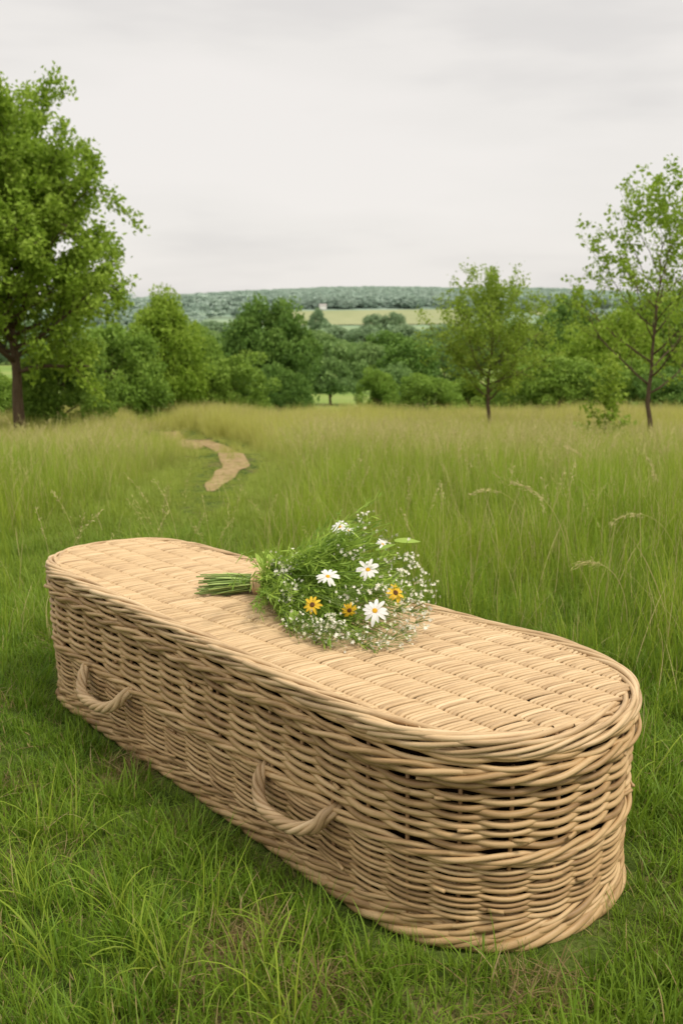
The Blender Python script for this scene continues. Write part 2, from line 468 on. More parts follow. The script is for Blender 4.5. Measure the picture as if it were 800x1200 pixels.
# dark sheet added inside, closing the box so the weave gaps read as shade
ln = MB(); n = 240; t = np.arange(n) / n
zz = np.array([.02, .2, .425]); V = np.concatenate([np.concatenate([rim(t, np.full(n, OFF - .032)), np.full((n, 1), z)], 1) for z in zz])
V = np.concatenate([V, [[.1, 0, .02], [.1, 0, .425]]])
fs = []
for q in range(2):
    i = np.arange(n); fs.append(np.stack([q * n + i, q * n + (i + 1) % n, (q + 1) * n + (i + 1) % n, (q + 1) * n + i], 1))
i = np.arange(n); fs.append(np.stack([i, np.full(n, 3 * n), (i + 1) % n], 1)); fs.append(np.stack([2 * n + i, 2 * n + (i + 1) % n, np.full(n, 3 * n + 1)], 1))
ln.add(V, fs); ln.build('gap_backing', M['gap_backing'], coffin, smooth=False)

# lid: willow weavers across long stakes, twisted border and waled skirt
ZL = .446
def half_width(l, inset):
    P = OQ - ON * inset
    up = P[P[:, 1] > 0]; o = np.argsort(up[:, 0]); up = up[o]
    return np.where((l < up[0, 0]) | (l > up[-1, 0]), 0, np.interp(l, up[:, 0], up[:, 1]))
lid = MB()
SPC = .083
rowsp = .0122
for i, l in enumerate(np.arange(LX0 + .05, LX1 - .05, rowsp)):
    hw = float(half_width(np.array([l]), .042)[0])
    if hw < .05: continue
    k0, k1 = int(np.floor(-hw / SPC + .5)), int(np.floor(hw / SPC + .5))
    tn0 = .5 + .10 * g.normal()
    for k in range(k0, k1 + 1):
        # the length of willow that shows between two stakes: straight, slanting, both ends tucked under
        u = np.linspace(-.62, .62, 13)
        m_ = (k + u) * SPC
        ok = np.abs(m_) < hw
        if ok.sum() < 4: continue
        m_, u = m_[ok], u[ok]
        dive = np.clip((np.abs(u) - .40) / .22, 0, 1) ** 1.5
        zz = ZL + .0035 + .0007 * g.normal() - .0140 * dive + .0016 * np.cos(u * PI) + .006 * (1 - (m_ / .36) ** 2)
        ll = l + (.0005 if k % 2 else -.0005) * rowsp * 500 + (.0185 + .0014 * g.normal()) * u + .0008 * g.normal() + .004 * np.sin(k * 2.1 + l * 3)
        tn = np.clip(tn0 + .13 * g.normal(), 0, 1)
        tube(lid, np.stack([ll, m_, zz], 1),   .0047 * (1 + .09 * g.normal()), 7, False, tn, g.random(), cap=False)
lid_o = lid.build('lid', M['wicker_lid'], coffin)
ls = MB()
for k in range(-4, 4):
    m0 = (k + .5) * SPC
    l_ = np.linspace(LX0 + .02, LX1 - .02, 60)
    ok = half_width(l_, .03) > abs(m0) + .004
    l_ = l_[ok]
    if len(l_) < 4: continue
    tube(ls, np.stack([l_, np.full(len(l_), m0) + .0015 * g.normal(size=len(l_)), np.full(len(l_), ZL - .001 + .006 * (1 - (m0 / .36) ** 2))], 1), .0042, 7, False, .45, g.random())
ls.build('lid_stake', M['stake'], lid_o)
rb = MB()
wale(rb, .450, 6, 9, .0062, .0170, .0062, -.034, .002)
wale(rb, .436, 5, 11, .0060, .0085, .0125, -.022, .002)
wale(rb, .4475, 2, 16, .0058, .007, .003, -.054, .0015)
rb.build('rim_border', M['wicker_lid'], lid_o)
sk = MB()
rand_rows(sk, .388, .428, 4, .0062, -.023, .0060)
wale(sk, .4235, 2, 19, .0056, .006, .005, -.022)
wale(sk, .381, 3, 17, .0068, .0085, .0098, -.018, .002)
sk.build('skirt_band', M['wicker'], lid_o)

# rope handles on the long side
def t_of(l):
    d = np.abs(OQ[:, 0] - l) + np.where(OQ[:, 1] < 0, 9, 0)
    return np.argmin(d) / len(OQ)
def handle(lc, span, ztop, sag, label):
    n = 90; u = np.linspace(-1, 1, n)
    tl = np.array([t_of(lc - x * span / 2) for x in u]); k = np.hanning(9); k /= k.sum()
    tl = np.interp(np.arange(n), [0, n - 1], [tl[0], tl[-1]])
    bow = np.clip(1 - np.abs(u) ** 2.6, 0, 1)
    off = OFF - .012 + .074 * bow ** .5
    z = ztop - sag * bow ** .62 + .012 * np.exp(-((np.abs(u) - .93) / .08) ** 2)
    C = np.concatenate([rim(tl, off), z[:, None]], 1)
    T = np.gradient(C, axis=0); T /= np.linalg.norm(T, axis=1)[:, None]
    A = np.cross(T, [0, .3, 1]); A /= np.linalg.norm(A, axis=1)[:, None]; B = np.cross(A, T)
    s = np.concatenate([[0], np.cumsum(np.linalg.norm(np.diff(C, axis=0), axis=1))])
    mb = MB()
    for j in range(5):
        a = 2 * PI * (j / 5) + s / .16 * 2 * PI + .2 * np.sin(s * 20 + j)
        Rr = .0094
        P = C + Rr * (np.cos(a)[:, None] * A + np.sin(a)[:, None] * B)
        tube(mb, P, .0070 * (1 + .06 * g.normal()), 8, False, float(np.clip(.5 + .25 * g.normal(), 0, 1)), g.random(), (.1, .3, 1))
    tube(mb, C, .006, 6, False, .4)
    o = mb.build('handle', M['wicker_lid'], coffin); o['label'] = label
handle(.615, .28, .200, .062, 'twisted willow loop handle near the narrow far end')
handle(-.315, .275, .208, .056, 'twisted willow loop handle towards the wide near end')

# ------------------------------------------------------------------ bouquet of wild flowers on the lid
bq = thing('flower_bouquet', 'tied bunch of wild daisies and white sprays lying on the coffin lid', 'bouquet', (-.235, 2.86, .480))
BO = np.array([-.235, 2.86, .480])
gb = np.random.default_rng(21)
TIE = np.array([0, 0, .028])
def add_blade(mb, p0, d, up, L, w, bend, tint, segs=4):
    d = np.asarray(d, float); d /= np.linalg.norm(d); sd = np.cross(d, up); sd /= np.linalg.norm(sd) + 1e-9
    nn = np.cross(sd, d)
    t = np.linspace(0, 1, segs + 1)
    C = np.asarray(p0) + d * (L * t)[:, None] + nn * (bend * L * t ** 2)[:, None]
    W = w * np.sin(PI * (.12 + .88 * t)) ** .8; W[-1] = w * .03
    V = np.concatenate([C - sd * W[:, None] / 2, C + sd * W[:, None] / 2 + nn * w * .08])
    k = segs + 1; i = np.arange(segs)
    mb.add(V, np.stack([i, i + k, i + k + 1, i + 1], 1), np.stack([t, t * 0, t * 0], 1)[list(range(k)) * 2], tint)

stems = MB()
end_dir = np.array([-.175, .008, -.012])
for j in range(46):
    a = gb.random() * 2 * PI; q = math.sqrt(gb.random())
    s0 = TIE + np.array([0, .022 * q * math.cos(a), .020 * q * math.sin(a)])
    s1 = TIE + end_dir * (.72 + .36 * gb.random()) + np.array([0,   .072 * q * math.cos(a), .030 * q * math.sin(a)])
    s1[2] = max(s1[2], .004)
    tube(stems, bez(s0 + np.array([.05, 0, .004]), (s0 + s1) / 2 + [0, 0, .004], s1, 8), .0019 + .0014 * gb.random(), 6, False, gb.random())
stems.build('stem_bundle', M['stem_green'], bq)
lv = MB()
for j in range(16):
    a = gb.random() * 2 * PI
    p = TIE + np.array([-.01, .02 * math.cos(a), .018 * math.sin(a)])
    d = np.array([-1, .28 * math.cos(a), .14 * math.sin(a)])
    add_blade(lv, p, d, (0, 0, 1), .10 + .06 * gb.random(), .010 + .006 * gb.random(), -.05, gb.random())
lv.build('stem_leaf', M['stem_green'], bq)
tw = MB()
for k in range(4):
    a = np.linspace(0, 2 * PI, 40, endpoint=False)
    P = TIE + np.stack([(-.014 + .0068 * k) + .012 * np.cos(a) * .5 + .003 * np.sin(a * 2 + k), .034 * np.cos(a), .031 * np.sin(a)], 1)
    tube(tw, P, .0045, 7, True, .4 + .15 * k, k * .3)
tube(tw, bez(TIE + [0, -.028, 0], TIE + [.01, -.05, -.012], TIE + [.045, -.052, -.022], 10), .003, 6, False, .6)
tube(tw, bez(TIE + [.004, -.010, .028], TIE + [.0, -.02, .045], TIE + [-.012, -.03, .026], 10), .003, 6, False, .6)
tw.build('twine_tie', M['twine'], bq)

def at_local(px, py, y): return at_depth(px, py, y) - BO
def flower(name, p, nrm, r, pet, disc, npet, lab=None, dr=.24):
    nrm = np.asarray(nrm, float); nrm /= np.linalg.norm(nrm)
    a = np.cross(nrm, [.2, .1, 1]); a /= np.linalg.norm(a); b = np.cross(nrm, a)
    mp = MB()
    for k in range(npet):
        th = 2 * PI * (k + .18 * gb.normal()) / npet
        d = math.cos(th) * a + math.sin(th) * b; sd = np.cross(nrm, d)
        L = r * (1 + .08 * gb.normal()); w = r * (2.5 / npet + .10); drop = -.10 + .12 * gb.normal()
        t = np.linspace(.14, 1, 6)
        C = p + d * (L * t)[:, None] + nrm * (L * (.10 * np.sin(t * PI) + drop * t ** 2))[:, None]
        W = w * np.array([.42, .75, .95, 1., .86, .34])
        V = np.concatenate([C - sd * W[:, None] / 2 + nrm * .0012, C, C + sd * W[:, None] / 2 + nrm * .0012])
        i = np.arange(5); f = np.concatenate([np.stack([i, i + 1, i + 7, i + 6], 1), np.stack([i + 6, i + 7, i + 13, i + 12], 1)])
        mp.add(V, f, None, .35 + .6 * gb.random())
    o = mp.build(name, M[pet], bq)
    md = MB(); R_ = r * dr
    rr = np.array([1, .95, .75, .45, .12]); hh = np.array([-.2, .2, .42, .55, .58])
    th = np.arange(14) * 2 * PI / 14
    V = np.concatenate([p + R_ * (q * (np.cos(th)[:, None] * a + np.sin(th)[:, None] * b) + h * nrm) for q, h in zip(rr, hh)])
    i = np.arange(14); fs = [np.stack([k * 14 + i, k * 14 + (i + 1) % 14, (k + 1) * 14 + (i + 1) % 14, (k + 1) * 14 + i], 1) for k in range(4)]
    fs.append(4 * 14 + i[None])
    md.add(V, fs, None, gb.random(len(V)))
    md.build('flower_centre', M[disc], o)
    if lab: o['label'] = lab
    return p

cam_dir = np.array([0, -.85, .45])
heads = []
for (px, py, y, r, j, lab) in [
    (398, 618, 2.74, .026, (-.2, .1, .5), 'small white daisy at the top of the bunch'),
    (384, 676, 2.535, .031, (-.2, 0, .35), 'white daisy facing left above the stems'),
    (431, 668, 2.53, .033, (.05, 0, .2), 'open white daisy in the middle of the bunch'),
    (439, 716, 2.43, .035, (.1, 0, .3), 'largest white daisy low at the front'),
    (448, 638, 2.72, .022, (.3, .2, .4), 'half turned white daisy at upper right'),
    (408, 622, 2.78, .018, (.5, .2, .2), 'side on white daisy behind the topmost one')]:
    p = at_local(px, py, y); heads.append(flower('daisy', p, cam_dir + np.array(j) * 1.1 + gb.normal(size=3) * .15, r * .93, 'petal_white', 'disc_yellow', 12, lab))
for (px, py, y, r, j, lab) in [
    (366, 709, 2.49, .023, (-.2, 0, .1), 'golden flower with dark centre at lower left'),
    (463, 695, 2.50, .024, (.4, 0, .2), 'golden flower at the right edge'),
    (409, 715, 2.46, .020, (.2, -.2, -.5), 'drooping golden flower at the front')]:
    p = at_local(px, py, y); heads.append(flower('yellow_daisy', p, cam_dir + np.array(j), r, 'petal_yellow', 'disc_brown', 11, lab, .34))

# sprays of tiny white florets: each its own part
spr_px = [(428, 606, 2.84), (426, 628, 2.80), (396, 640, 2.76), (340, 660, 2.78), (330, 672, 2.72), (352, 655, 2.80), (455, 632, 2.78), (478, 652, 2.70), (484, 662, 2.66),
          (470, 672, 2.6), (497, 676, 2.62), (502, 690, 2.55), (488, 700, 2.5), (476, 712, 2.46), (494, 712, 2.5), (500, 726, 2.48), (484, 735, 2.42), (470, 745, 2.38), (455, 752, 2.36),
          (440, 752, 2.37), (375, 732, 2.42), (362, 737, 2.42), (380, 745, 2.40), (392, 728, 2.42), (403, 735, 2.4), (352, 728, 2.46), (388, 738, 2.38), (415, 650, 2.68), (420, 690, 2.5), (405, 700, 2.5),
          (446, 690, 2.48), (460, 720, 2.44), (344, 690, 2.62), (336, 697, 2.62), (470, 690, 2.56), (430, 740, 2.38), (396, 752, 2.38), (412, 745, 2.37), (330, 660, 2.8), (458, 660, 2.66)]
stem_mb = MB(); ends = []
for (px, py, y) in spr_px:
    c = at_local(px, py, y); mb = MB(); nf = gb.integers(13, 28); sz = .012 + .012 * gb.random()
    base = c + np.array([-.03, .008, -.012])
    for k in range(nf):
        q = c + gb.normal(size=3) * sz * np.array([1, .9, .8])
        rr_ = .0026 + .0028 * gb.random(); nn = gb.normal(size=3) + [0, -.8, .9]; nn /= np.linalg.norm(nn)
        a = np.cross(nn, [1, .2, 0]); a /= np.linalg.norm(a); b = np.cross(nn, a)
        th = np.arange(10) * 2 * PI / 10 + gb.random(); rad = np.where(np.arange(10) % 2, .45, 1.) * rr_ * 1.35
        V = np.concatenate([[q + nn * rr_ * .1], q + rad[:, None] * (np.cos(th)[:, None] * a + np.sin(th)[:, None] * b) + nn * rr_ * .35])
        i = np.arange(10); mb.add(V, np.stack([np.zeros(10, int), 1 + i, 1 + (i + 1) % 10], 1), None, .2 + .8 * gb.random())
        tube(mb, bez(base, (base + q) / 2 + gb.normal(size=3) * .003, q + nn * rr_ * .12, 4), .0005, 4, False, .0, cap=False)
    mb.build('floret_spray', M['floret'], bq); ends.append(base)
# stalks that run from the tie to every head, with feathery green fronds
C0 = TIE + np.array([.018, 0, 0])
HC = np.array([.275, -.25, .07])
for p in heads + ends:
    mid = (C0 + p) / 2 + np.array([.0, 0, .012]) + gb.normal(size=3) * .008
    tube(stem_mb, bez(C0 + gb.normal(size=3) * [.004, .014, .012], mid, p, 10), .0012, 5, False, gb.random(), cap=False)
fr = MB()
for j in range(470):
    # fan of fine foliage: opens from the tie to a loose dome over the lid
    s = gb.random() ** .6; lat = gb.normal() * .42; upq = abs(gb.normal()) * .36
    ax = np.array([.80, -.52, 0]); axn = ax / np.linalg.norm(ax); ltn = np.array([.52, .80, 0]) / np.linalg.norm([.52, .8])
    L = .17 + .22 * s
    end = C0 + axn * L * math.cos(lat) * (1 - .15 * upq) + ltn * L * math.sin(lat) * .95 + np.array([0, 0, L * min(upq, .62) - .018])
    end[2] = max(end[2], -.006 + .012 * gb.random())
    if j % 5 < 3:
        tgt = (heads + ends)[gb.integers(0, len(heads) + len(ends))]
        end = C0 + (tgt - C0) * (.55 + .5 * gb.random()) + gb.normal(size=3) * .022 + np.array([0, .01, -.012])
        end[2] = max(end[2], -.006 + .012 * gb.random())
    mid = (C0 + end) / 2 + np.array([0, 0, .012]) + gb.normal(size=3) * .012
    B = bez(C0 + gb.normal(size=3) * [.003, .010, .009], mid, end, 12)
    tn = gb.random()
    tube(fr, B, .0009, 4, False, tn, cap=False)
    d_end = B[-1] - B[-3]
    for k in range(4, 12):
        for s_ in range(3):
            d = (B[k] - B[k - 1]); d = d / np.linalg.norm(d) + gb.normal(size=3) * .55
            add_blade(fr, B[k] + gb.normal(size=3) * .004, d, (gb.normal(), gb.normal(), 1), .016 + .03 * gb.random(), .0022 + .003 * gb.random(), .2 * gb.normal(), np.clip(tn + .25 * gb.normal(), 0, 1), 2)
fr.build('foliage', M['frond_green'], bq)
stem_mb.build('flower_stalks', M['stem_green'], bq)
for (px, py, y, d, L, w) in [(318, 690, 2.72, (.25, -.6, -.25), .075, .026), (310, 668, 2.85, (-.3, .3, .55), .06, .018), (322, 660, 2.9, (-.6, .1, .7), .05, .02),
                             (462, 634, 2.78, (.9, .1, .05), .075, .034), (440, 645, 2.7, (.8, .2, .3), .06, .02), (345, 715, 2.54, (-.1, -.6, -.25), .05, .018)]:
    mb = MB(); add_blade(mb, at_local(px, py, y), d, (0, -.3, 1), L, w, -.15, .35 + .4 * gb.random(), 7)
    mb.build('leaf', M['frond_green'], bq)

# ------------------------------------------------------------------ instanced grass
def instancer(name, variants, mat, P, rot, scl, idx, seed_names):
    coll = bpy.data.collections.new(name + ' tufts')
    for i, mb in enumerate(variants):
        me = mb.mesh(seed_names, mat, smooth=True)
        coll.objects.link(bpy.data.objects.new('%s.%03d' % (seed_names, i), me))
    me = bpy.data.meshes.new(name)
    me.vertices.add(len(P)); me.vertices.foreach_set('co', np.asarray(P, np.float32).ravel())
    a = me.attributes.new('rot', 'FLOAT_VECTOR', 'POINT'); a.data.foreach_set('vector', np.asarray(rot, np.float32).ravel())
    a = me.attributes.new('scl', 'FLOAT_VECTOR', 'POINT'); a.data.foreach_set('vector', np.asarray(scl, np.float32).ravel())
    a = me.attributes.new('idx', 'INT', 'POINT'); a.data.foreach_set('value', np.asarray(idx, np.int32))
    me.materials.append(mat)
    o = bpy.data.objects.new(name, me); COL.objects.link(o); tag(o, kind='stuff')
    ng = bpy.data.node_groups.new(name, 'GeometryNodeTree')
    ng.interface.new_socket('Geometry', in_out='INPUT', socket_type='NodeSocketGeometry')
    ng.interface.new_socket('Geometry', in_out='OUTPUT', socket_type='NodeSocketGeometry')
    n = ng.nodes; gi = n.new('NodeGroupInput'); go = n.new('NodeGroupOutput')
    ci = n.new('GeometryNodeCollectionInfo'); ci.inputs['Collection'].default_value = coll
    ci.inputs['Separate Children'].default_value = True; ci.inputs['Reset Children'].default_value = True
    ip = n.new('GeometryNodeInstanceOnPoints'); ip.inputs['Pick Instance'].default_value = True
    def named(nm, t):
        q = n.new('GeometryNodeInputNamedAttribute'); q.data_type = t; q.inputs[0].default_value = nm
        return q.outputs[0]
    L = ng.links.new
    L(gi.outputs[0], ip.inputs['Points']); L(ci.outputs[0], ip.inputs['Instance'])
    L(named('idx', 'INT'), ip.inputs['Instance Index']); L(named('rot', 'FLOAT_VECTOR'), ip.inputs['Rotation']); L(named('scl', 'FLOAT_VECTOR'), ip.inputs['Scale'])
    L(ip.outputs[0], go.inputs[0])
    md = o.modifiers.new('tufts', 'NODES'); md.node_group = ng
    return o

def blades(mb, n, rad, L0, L1, w0, w1, lean, curv, g, segs=5, tintf=None):
    k = segs + 1
    a = g.random(n) * 2 * PI; q = np.sqrt(g.random(n)) * rad
    base = np.stack([q * np.cos(a), q * np.sin(a), np.full(n, -.015)], 1)
    az = a * .5 + g.random(n) * 2 * PI
    L = L0 + (L1 - L0) * g.random(n) ** 1.3; w = w0 + (w1 - w0) * g.random(n)
    th0 = np.abs(g.normal(size=n)) * lean; cv = np.abs(g.normal(size=n)) * curv
    t = np.linspace(0, 1, k)
    th = th0[:, None] + cv[:, None] * t[None] ** 1.4
    dl = (L / segs)[:, None]
    hx = np.concatenate([np.zeros((n, 1)), np.cumsum(np.sin(th[:, 1:]) * dl, 1)], 1)
    hz = np.concatenate([np.zeros((n, 1)), np.cumsum(np.cos(th[:, 1:]) * dl, 1)], 1)
    dirn = np.stack([np.cos(az), np.sin(az)], 1); drift = g.normal(size=n) * .25
    sd = np.stack([-np.sin(az + drift), np.cos(az + drift), .25 * g.normal(size=n)], 1)
    C = base[:, None] + np.concatenate([hx[..., None] * dirn[:, None], hz[..., None]], -1)
    C = C + (sd * (drift * .5)[:, None])[:, None] * (hx * t[None])[..., None]
    W = w[:, None] * np.interp(t, [0, .3, .7, 1], [.7, 1, .65, .05])[None]
    V = np.stack([C - sd[:, None] * W[..., None] / 2, C + sd[:, None] * W[..., None] / 2], 2)   # n,k,2,3
    i = np.arange(n)[:, None] * 2 * k; j = np.arange(segs)[None] * 2
    b = i + j
    f = np.stack([b, b + 1, b + 3, b + 2], -1).reshape(-1, 4)
    tn = g.random(n) if tintf is None else tintf(n)
    uv = np.zeros((n, k, 2, 3)); uv[..., 0] = t[None, :, None]
    mb.add(V.reshape(-1, 3), f, uv.reshape(-1, 3), np.repeat(tn, 2 * k))

def seed_heads(mb, n, rad, L0, L1, g, bendy=.5, kind=0):
    for _ in range(n):
        a = g.random() * 2 * PI; q = rad * math.sqrt(g.random()); az = g.random() * 2 * PI
        L = L0 + (L1 - L0) * g.random(); lean = .1 * abs(g.normal()); cv = bendy * (.4 + .9 * g.random())
        k = 9; t = np.linspace(0, 1, k); th = lean + cv * t ** 2
        hx = np.concatenate([[0], np.cumsum(np.sin(th[1:]) * L / (k - 1))]); hz = np.concatenate([[0], np.cumsum(np.cos(th[1:]) * L / (k - 1))])
        C = np.stack([q * math.cos(a) + hx * math.cos(az), q * math.sin(a) + hx * math.sin(az), hz - .015], 1)
        tn = g.random()
        tube(mb, C, np.linspace(.0013, .0007, k), 4, False, tn * .6, cap=False)
        # loose panicle of little husks along the last quarter
        m = 26; u = .74 + .27 * np.sort(g.random(m))
        for uu in u:
            c = np.array([np.interp(uu, t, C[:, i]) for i in range(3)])
            spread = .012 * (1.05 - uu) / .3 if kind == 0 else .004
            c = c + g.normal(size=3) * spread
            d = (C[-1] - C[-3]); d = d / np.linalg.norm(d) + g.normal(size=3) * .5
            add_blade(mb, c, d, (g.normal(), g.normal(), .5), .010 + .008 * g.random(), .0030, .1, .45 + .5 * g.random(), 2)

def inside_coffin(x, y, pad):
    l, m_ = to_local(x, y)
    inx = (l > LX0 - .0 - pad) & (l < LX1 + pad)
    lc = np.clip(l, LX0 + .01, LX1 - .01)
    return inx & (np.abs(m_) < half_width(lc, -pad + .04))

def path_dist(x, y, L=PATH):
    P = np.stack([x, y], 1); d = np.full(len(x), 1e9)
    for q in range(0, len(L), 2): d = np.minimum(d, np.hypot(P[:, 0] - L[q, 0], P[:, 1] - L[q, 1]))
    return d

def sight_dist(x, y):
    # like path_dist, but the short strip in front of the path (towards the coffin) is long
    d = np.full(len(x), 1e9)
    for q in range(0, len(PATH), 2):
        dy = y - PATH[q, 1]
        d = np.minimum(d, np.hypot(x - PATH[q, 0] * (1 + dy / PATH[q, 1] * .6), np.where(dy < 0, dy * .16, dy * 1.2)))
    return d

BARE = [(on_ground(*p), r) for p, r in [((245, 1172), .11), ((285, 1102), .12), ((150, 905), .09), ((640, 1178), .09), ((20, 925), .08), ((380, 1168), .07)]]

def vnoise(x, y, s, o=0):
    return np.array([mnoise.noise(Vector((a * s + o, b * s - o, o * 1.7))) for a, b in zip(x, y)])

def scatter(n, y0, y1, power=1.0, margin=1.4, spread=.42):
    """points over the wedge of ground in front of the camera, thinner with distance when power < 2"""
    u = rng.random(n); y = (y0 ** power + u * (y1 ** power - y0 ** power)) ** (1 / power)
    x = (rng.random(n) * 2 - 1) * (spread * y + margin)
    return x, y

def tall_factor(x, y):
    """0 = kept short, 1 = full meadow"""
    l, m_ = to_local(x, y)
    nz = vnoise(x, y, .8, 3.)
    f = np.clip((y - 3.1) / 2.4, 0, 1)
    f = np.maximum(f, np.clip((x - .62) / .7, 0, 1) * np.clip((y - 1.7) / .9, 0, 1) * .8)
    f = np.maximum(f, np.clip((-x - 1.15) / .6, 0, 1) * np.clip((y - 2.4) / 1.0, 0, 1) * .7)
    f = f * np.clip(.85 + .6 * nz, 0.1, 1.2)
    cor = np.clip((path_dist(x, y, COR) - .45) / .5, 0, 1)
    cor = np.minimum(cor, np.clip((sight_dist(x, y) - .62) / .4, 0, 1))
    return f * cor

gr = np.random.default_rng(77)
def bareness(x, y):
    b = vnoise(x, y, 1.5, 11.) + .5 * vnoise(x, y, 4.5, 2.)
    for (c, r) in BARE: b = b + .75 * np.exp(-((x - c[0]) ** 2 + (y - c[1]) ** 2) / r ** 2)
    return b

def dry_tint(frac):
    return lambda n: np.where(gr.random(n) < frac, .97 + .03 * gr.random(n), gr.random(n) * .93)

# short grass
V_ = []
for k in range(6):
    mb = MB(); blades(mb, 46, .05, .03, .085, .0018, .0038, .5, 1.3, gr, 4, dry_tint(.06)); V_.append(mb)
for k in range(3):
    mb = MB(); blades(mb, 26, .05, .06, .14, .002, .0042, .35, 1.0, gr, 5, dry_tint(.05)); V_.append(mb)
x, y = scatter(46000, .9, 11, 1.25)
q_ = rng.integers(0, len(PATH), 7000)
x = np.concatenate([x, PATH[q_, 0] + rng.normal(size=7000) * .9]); y = np.concatenate([y, PATH[q_, 1] + rng.normal(size=7000) * 1.3 - .4])
bare = bareness(x, y)
keep = ~inside_coffin(x, y, .03) & (path_dist(x, y) > .30 * rng.random(len(x)) ** 1.5 + .05) & ((bare < .46) | (rng.random(len(x)) < .42))
x, y = x[keep], y[keep]; n = len(x)
idx = np.where(rng.random(n) < .8, rng.integers(0, 6, n), rng.integers(6, 9, n))
s = (.75 + .55 * rng.random(n)) * (1 + .25 * vnoise(x, y, 1.1, 5.)) * np.where(inside_coffin(x, y, .09), .62, 1.) * np.where(sight_dist(x, y) < .34, .45, 1.)
rot = np.stack([rng.normal(size=n) * .12, rng.normal(size=n) * .12, rng.random(n) * 2 * PI], 1)
instancer('short_grass', V_, M['lawn'], np.stack([x, y, ground(x, y)], 1), rot, np.stack([s, s, s * (.8 + .4 * rng.random(n))], 1), idx, 'short_grass_tuft')

# long blades between the short ones and the standing meadow
V_ = []
for k in range(5):
    mb = MB(); blades(mb, 22, .05, .12, .30, .0022, .0050, .22, .8, gr, 6, dry_tint(.05)); V_.append(mb)
for k in range(3):
    mb = MB(); blades(mb, 14, .04, .18, .42, .003, .0062, .25, 1.3, gr, 7, dry_tint(.06)); V_.append(mb)
for k in range(5):
    mb = MB(); blades(mb, 26, .11, .24, .52, .0024, .0050, .13, .55, gr, 6, dry_tint(.06)); V_.append(mb)
x, y = scatter(52000, 1.0, 31, 1.55)
tf = tall_factor(x, y)
nearp = np.clip((3.6 - y) / 1.2, 0, 1)
tuft = np.clip(vnoise(x, y, 3.1, 9.) * 3 - .3, 0, 1) * nearp * (np.clip((-x - .1) / .5, 0, 1) * .75 + .25)
pr = np.clip(tf, 0, 1) * 1.0 + tuft * .75 + .035
keep = (rng.random(len(x)) < pr) & ~inside_coffin(x, y, .10) & (path_dist(x, y) > .42)
l_, m_ = to_local(x, y)
frontside = (m_ > 0) & (m_ < .75) & (l_ > -1.1) & (l_ < 1.2)
keep &= ~(frontside & (rng.random(len(x)) < .8))
x, y, tf = x[keep], y[keep], tf[keep]; n = len(x)
idx = np.where(y < 3.2, np.where(rng.random(n) < .7, rng.integers(0, 5, n), rng.integers(5, 8, n)), np.where(rng.random(n) < .22, rng.integers(0, 8, n), rng.integers(8, 13, n)))
s = (.62 + .45 * rng.random(n)) * (.65 + .4 * np.clip(tf, 0, 1)) * (1 + np.clip((y - 10) / 40, 0, .35))
l_, m_ = to_local(x, y)
near_c = np.clip((np.abs(m_) - .3) / .8, 0, 1) ; near_c = np.where((l_ < LX1 + .2) & (l_ > LX0 - .1), np.maximum(.45, near_c), 1)
s = s * near_c
rot = np.stack([rng.normal(size=n) * .10, rng.normal(size=n) * .10 + .04, rng.random(n) * 2 * PI], 1)
instancer('meadow_grass', V_, M['meadow'], np.stack([x, y, ground(x, y)], 1), rot, np.stack([s, s, s * (.85 + .35 * rng.random(n))], 1), idx, 'meadow_grass_tuft')

# loose tussocks of long arching blades in the near corners
V_ = []
for k in range(6):
    mb = MB(); blades(mb, 9, .035, .16, .40, .0030, .0062, .22, 1.7, gr, 9, dry_tint(.1)); blades(mb, 5, .03, .15, .30, .0022, .0036, .1, .5, gr, 6, dry_tint(.12)); V_.append(mb)
px_ = [(20, 960), (62, 1012), (112, 985), (182, 1085), (150, 1135), (42, 1160), (300, 1175), (640, 1170), (706, 1155), (775, 1010), (764, 905), (792, 830), (30, 866), (92, 905), (740, 1095),
       (230, 1050), (205, 1180), (110, 1190), (790, 1130), (15, 1080), (12, 800), (30, 760), (250, 1130), (330, 1195), (785, 950), (690, 1195), (130, 1060)]
pts = []
for p in px_:
    c = on_ground(*p)
    for _ in range(2): pts.append(c + gr.normal(size=2) * .06)
x, y = np.array(pts).T
keep = ~inside_coffin(x, y, .22); x, y = x[keep], y[keep]; n = len(x); s = .5 + .45 * gr.random(n)
instancer('long_grass', V_, M['meadow'], np.stack([x, y, ground(x, y)], 1), np.stack([gr.normal(size=n) * .15, gr.normal(size=n) * .15, gr.random(n) * 6.28], 1), np.stack([s, s, s], 1), gr.integers(0, 6, n), 'long_grass_tuft')

# grass gone to seed
V_ = []
for k in range(6):
    mb = MB(); seed_heads(mb, 5, .12, .42, .66, gr, .55, k % 2); V_.append(mb)
x, y = scatter(17000, 3.9, 31, 1.9)
tf = tall_factor(x, y)
keep = (rng.random(len(x)) < np.clip(tf, 0, 1) * np.clip((y - 2) / 12 + .12, 0, 1) * np.clip(.6 + 1.3 * vnoise(x, y, .5, 8.), .1, 1)) & ~inside_coffin(x, y, .35) & (path_dist(x, y) > .4)
x, y = x[keep], y[keep]; n = len(x)
s = .68 + .4 * rng.random(n)
rot = np.stack([rng.normal(size=n) * .1, rng.normal(size=n) * .1, rng.random(n) * 2 * PI], 1)
instancer('seeding_grass', V_, M['seed'], np.stack([x, y, ground(x, y)], 1), rot, np.stack([s, s, s], 1), rng.integers(0, 6, n), 'seeding_grass_tuft')

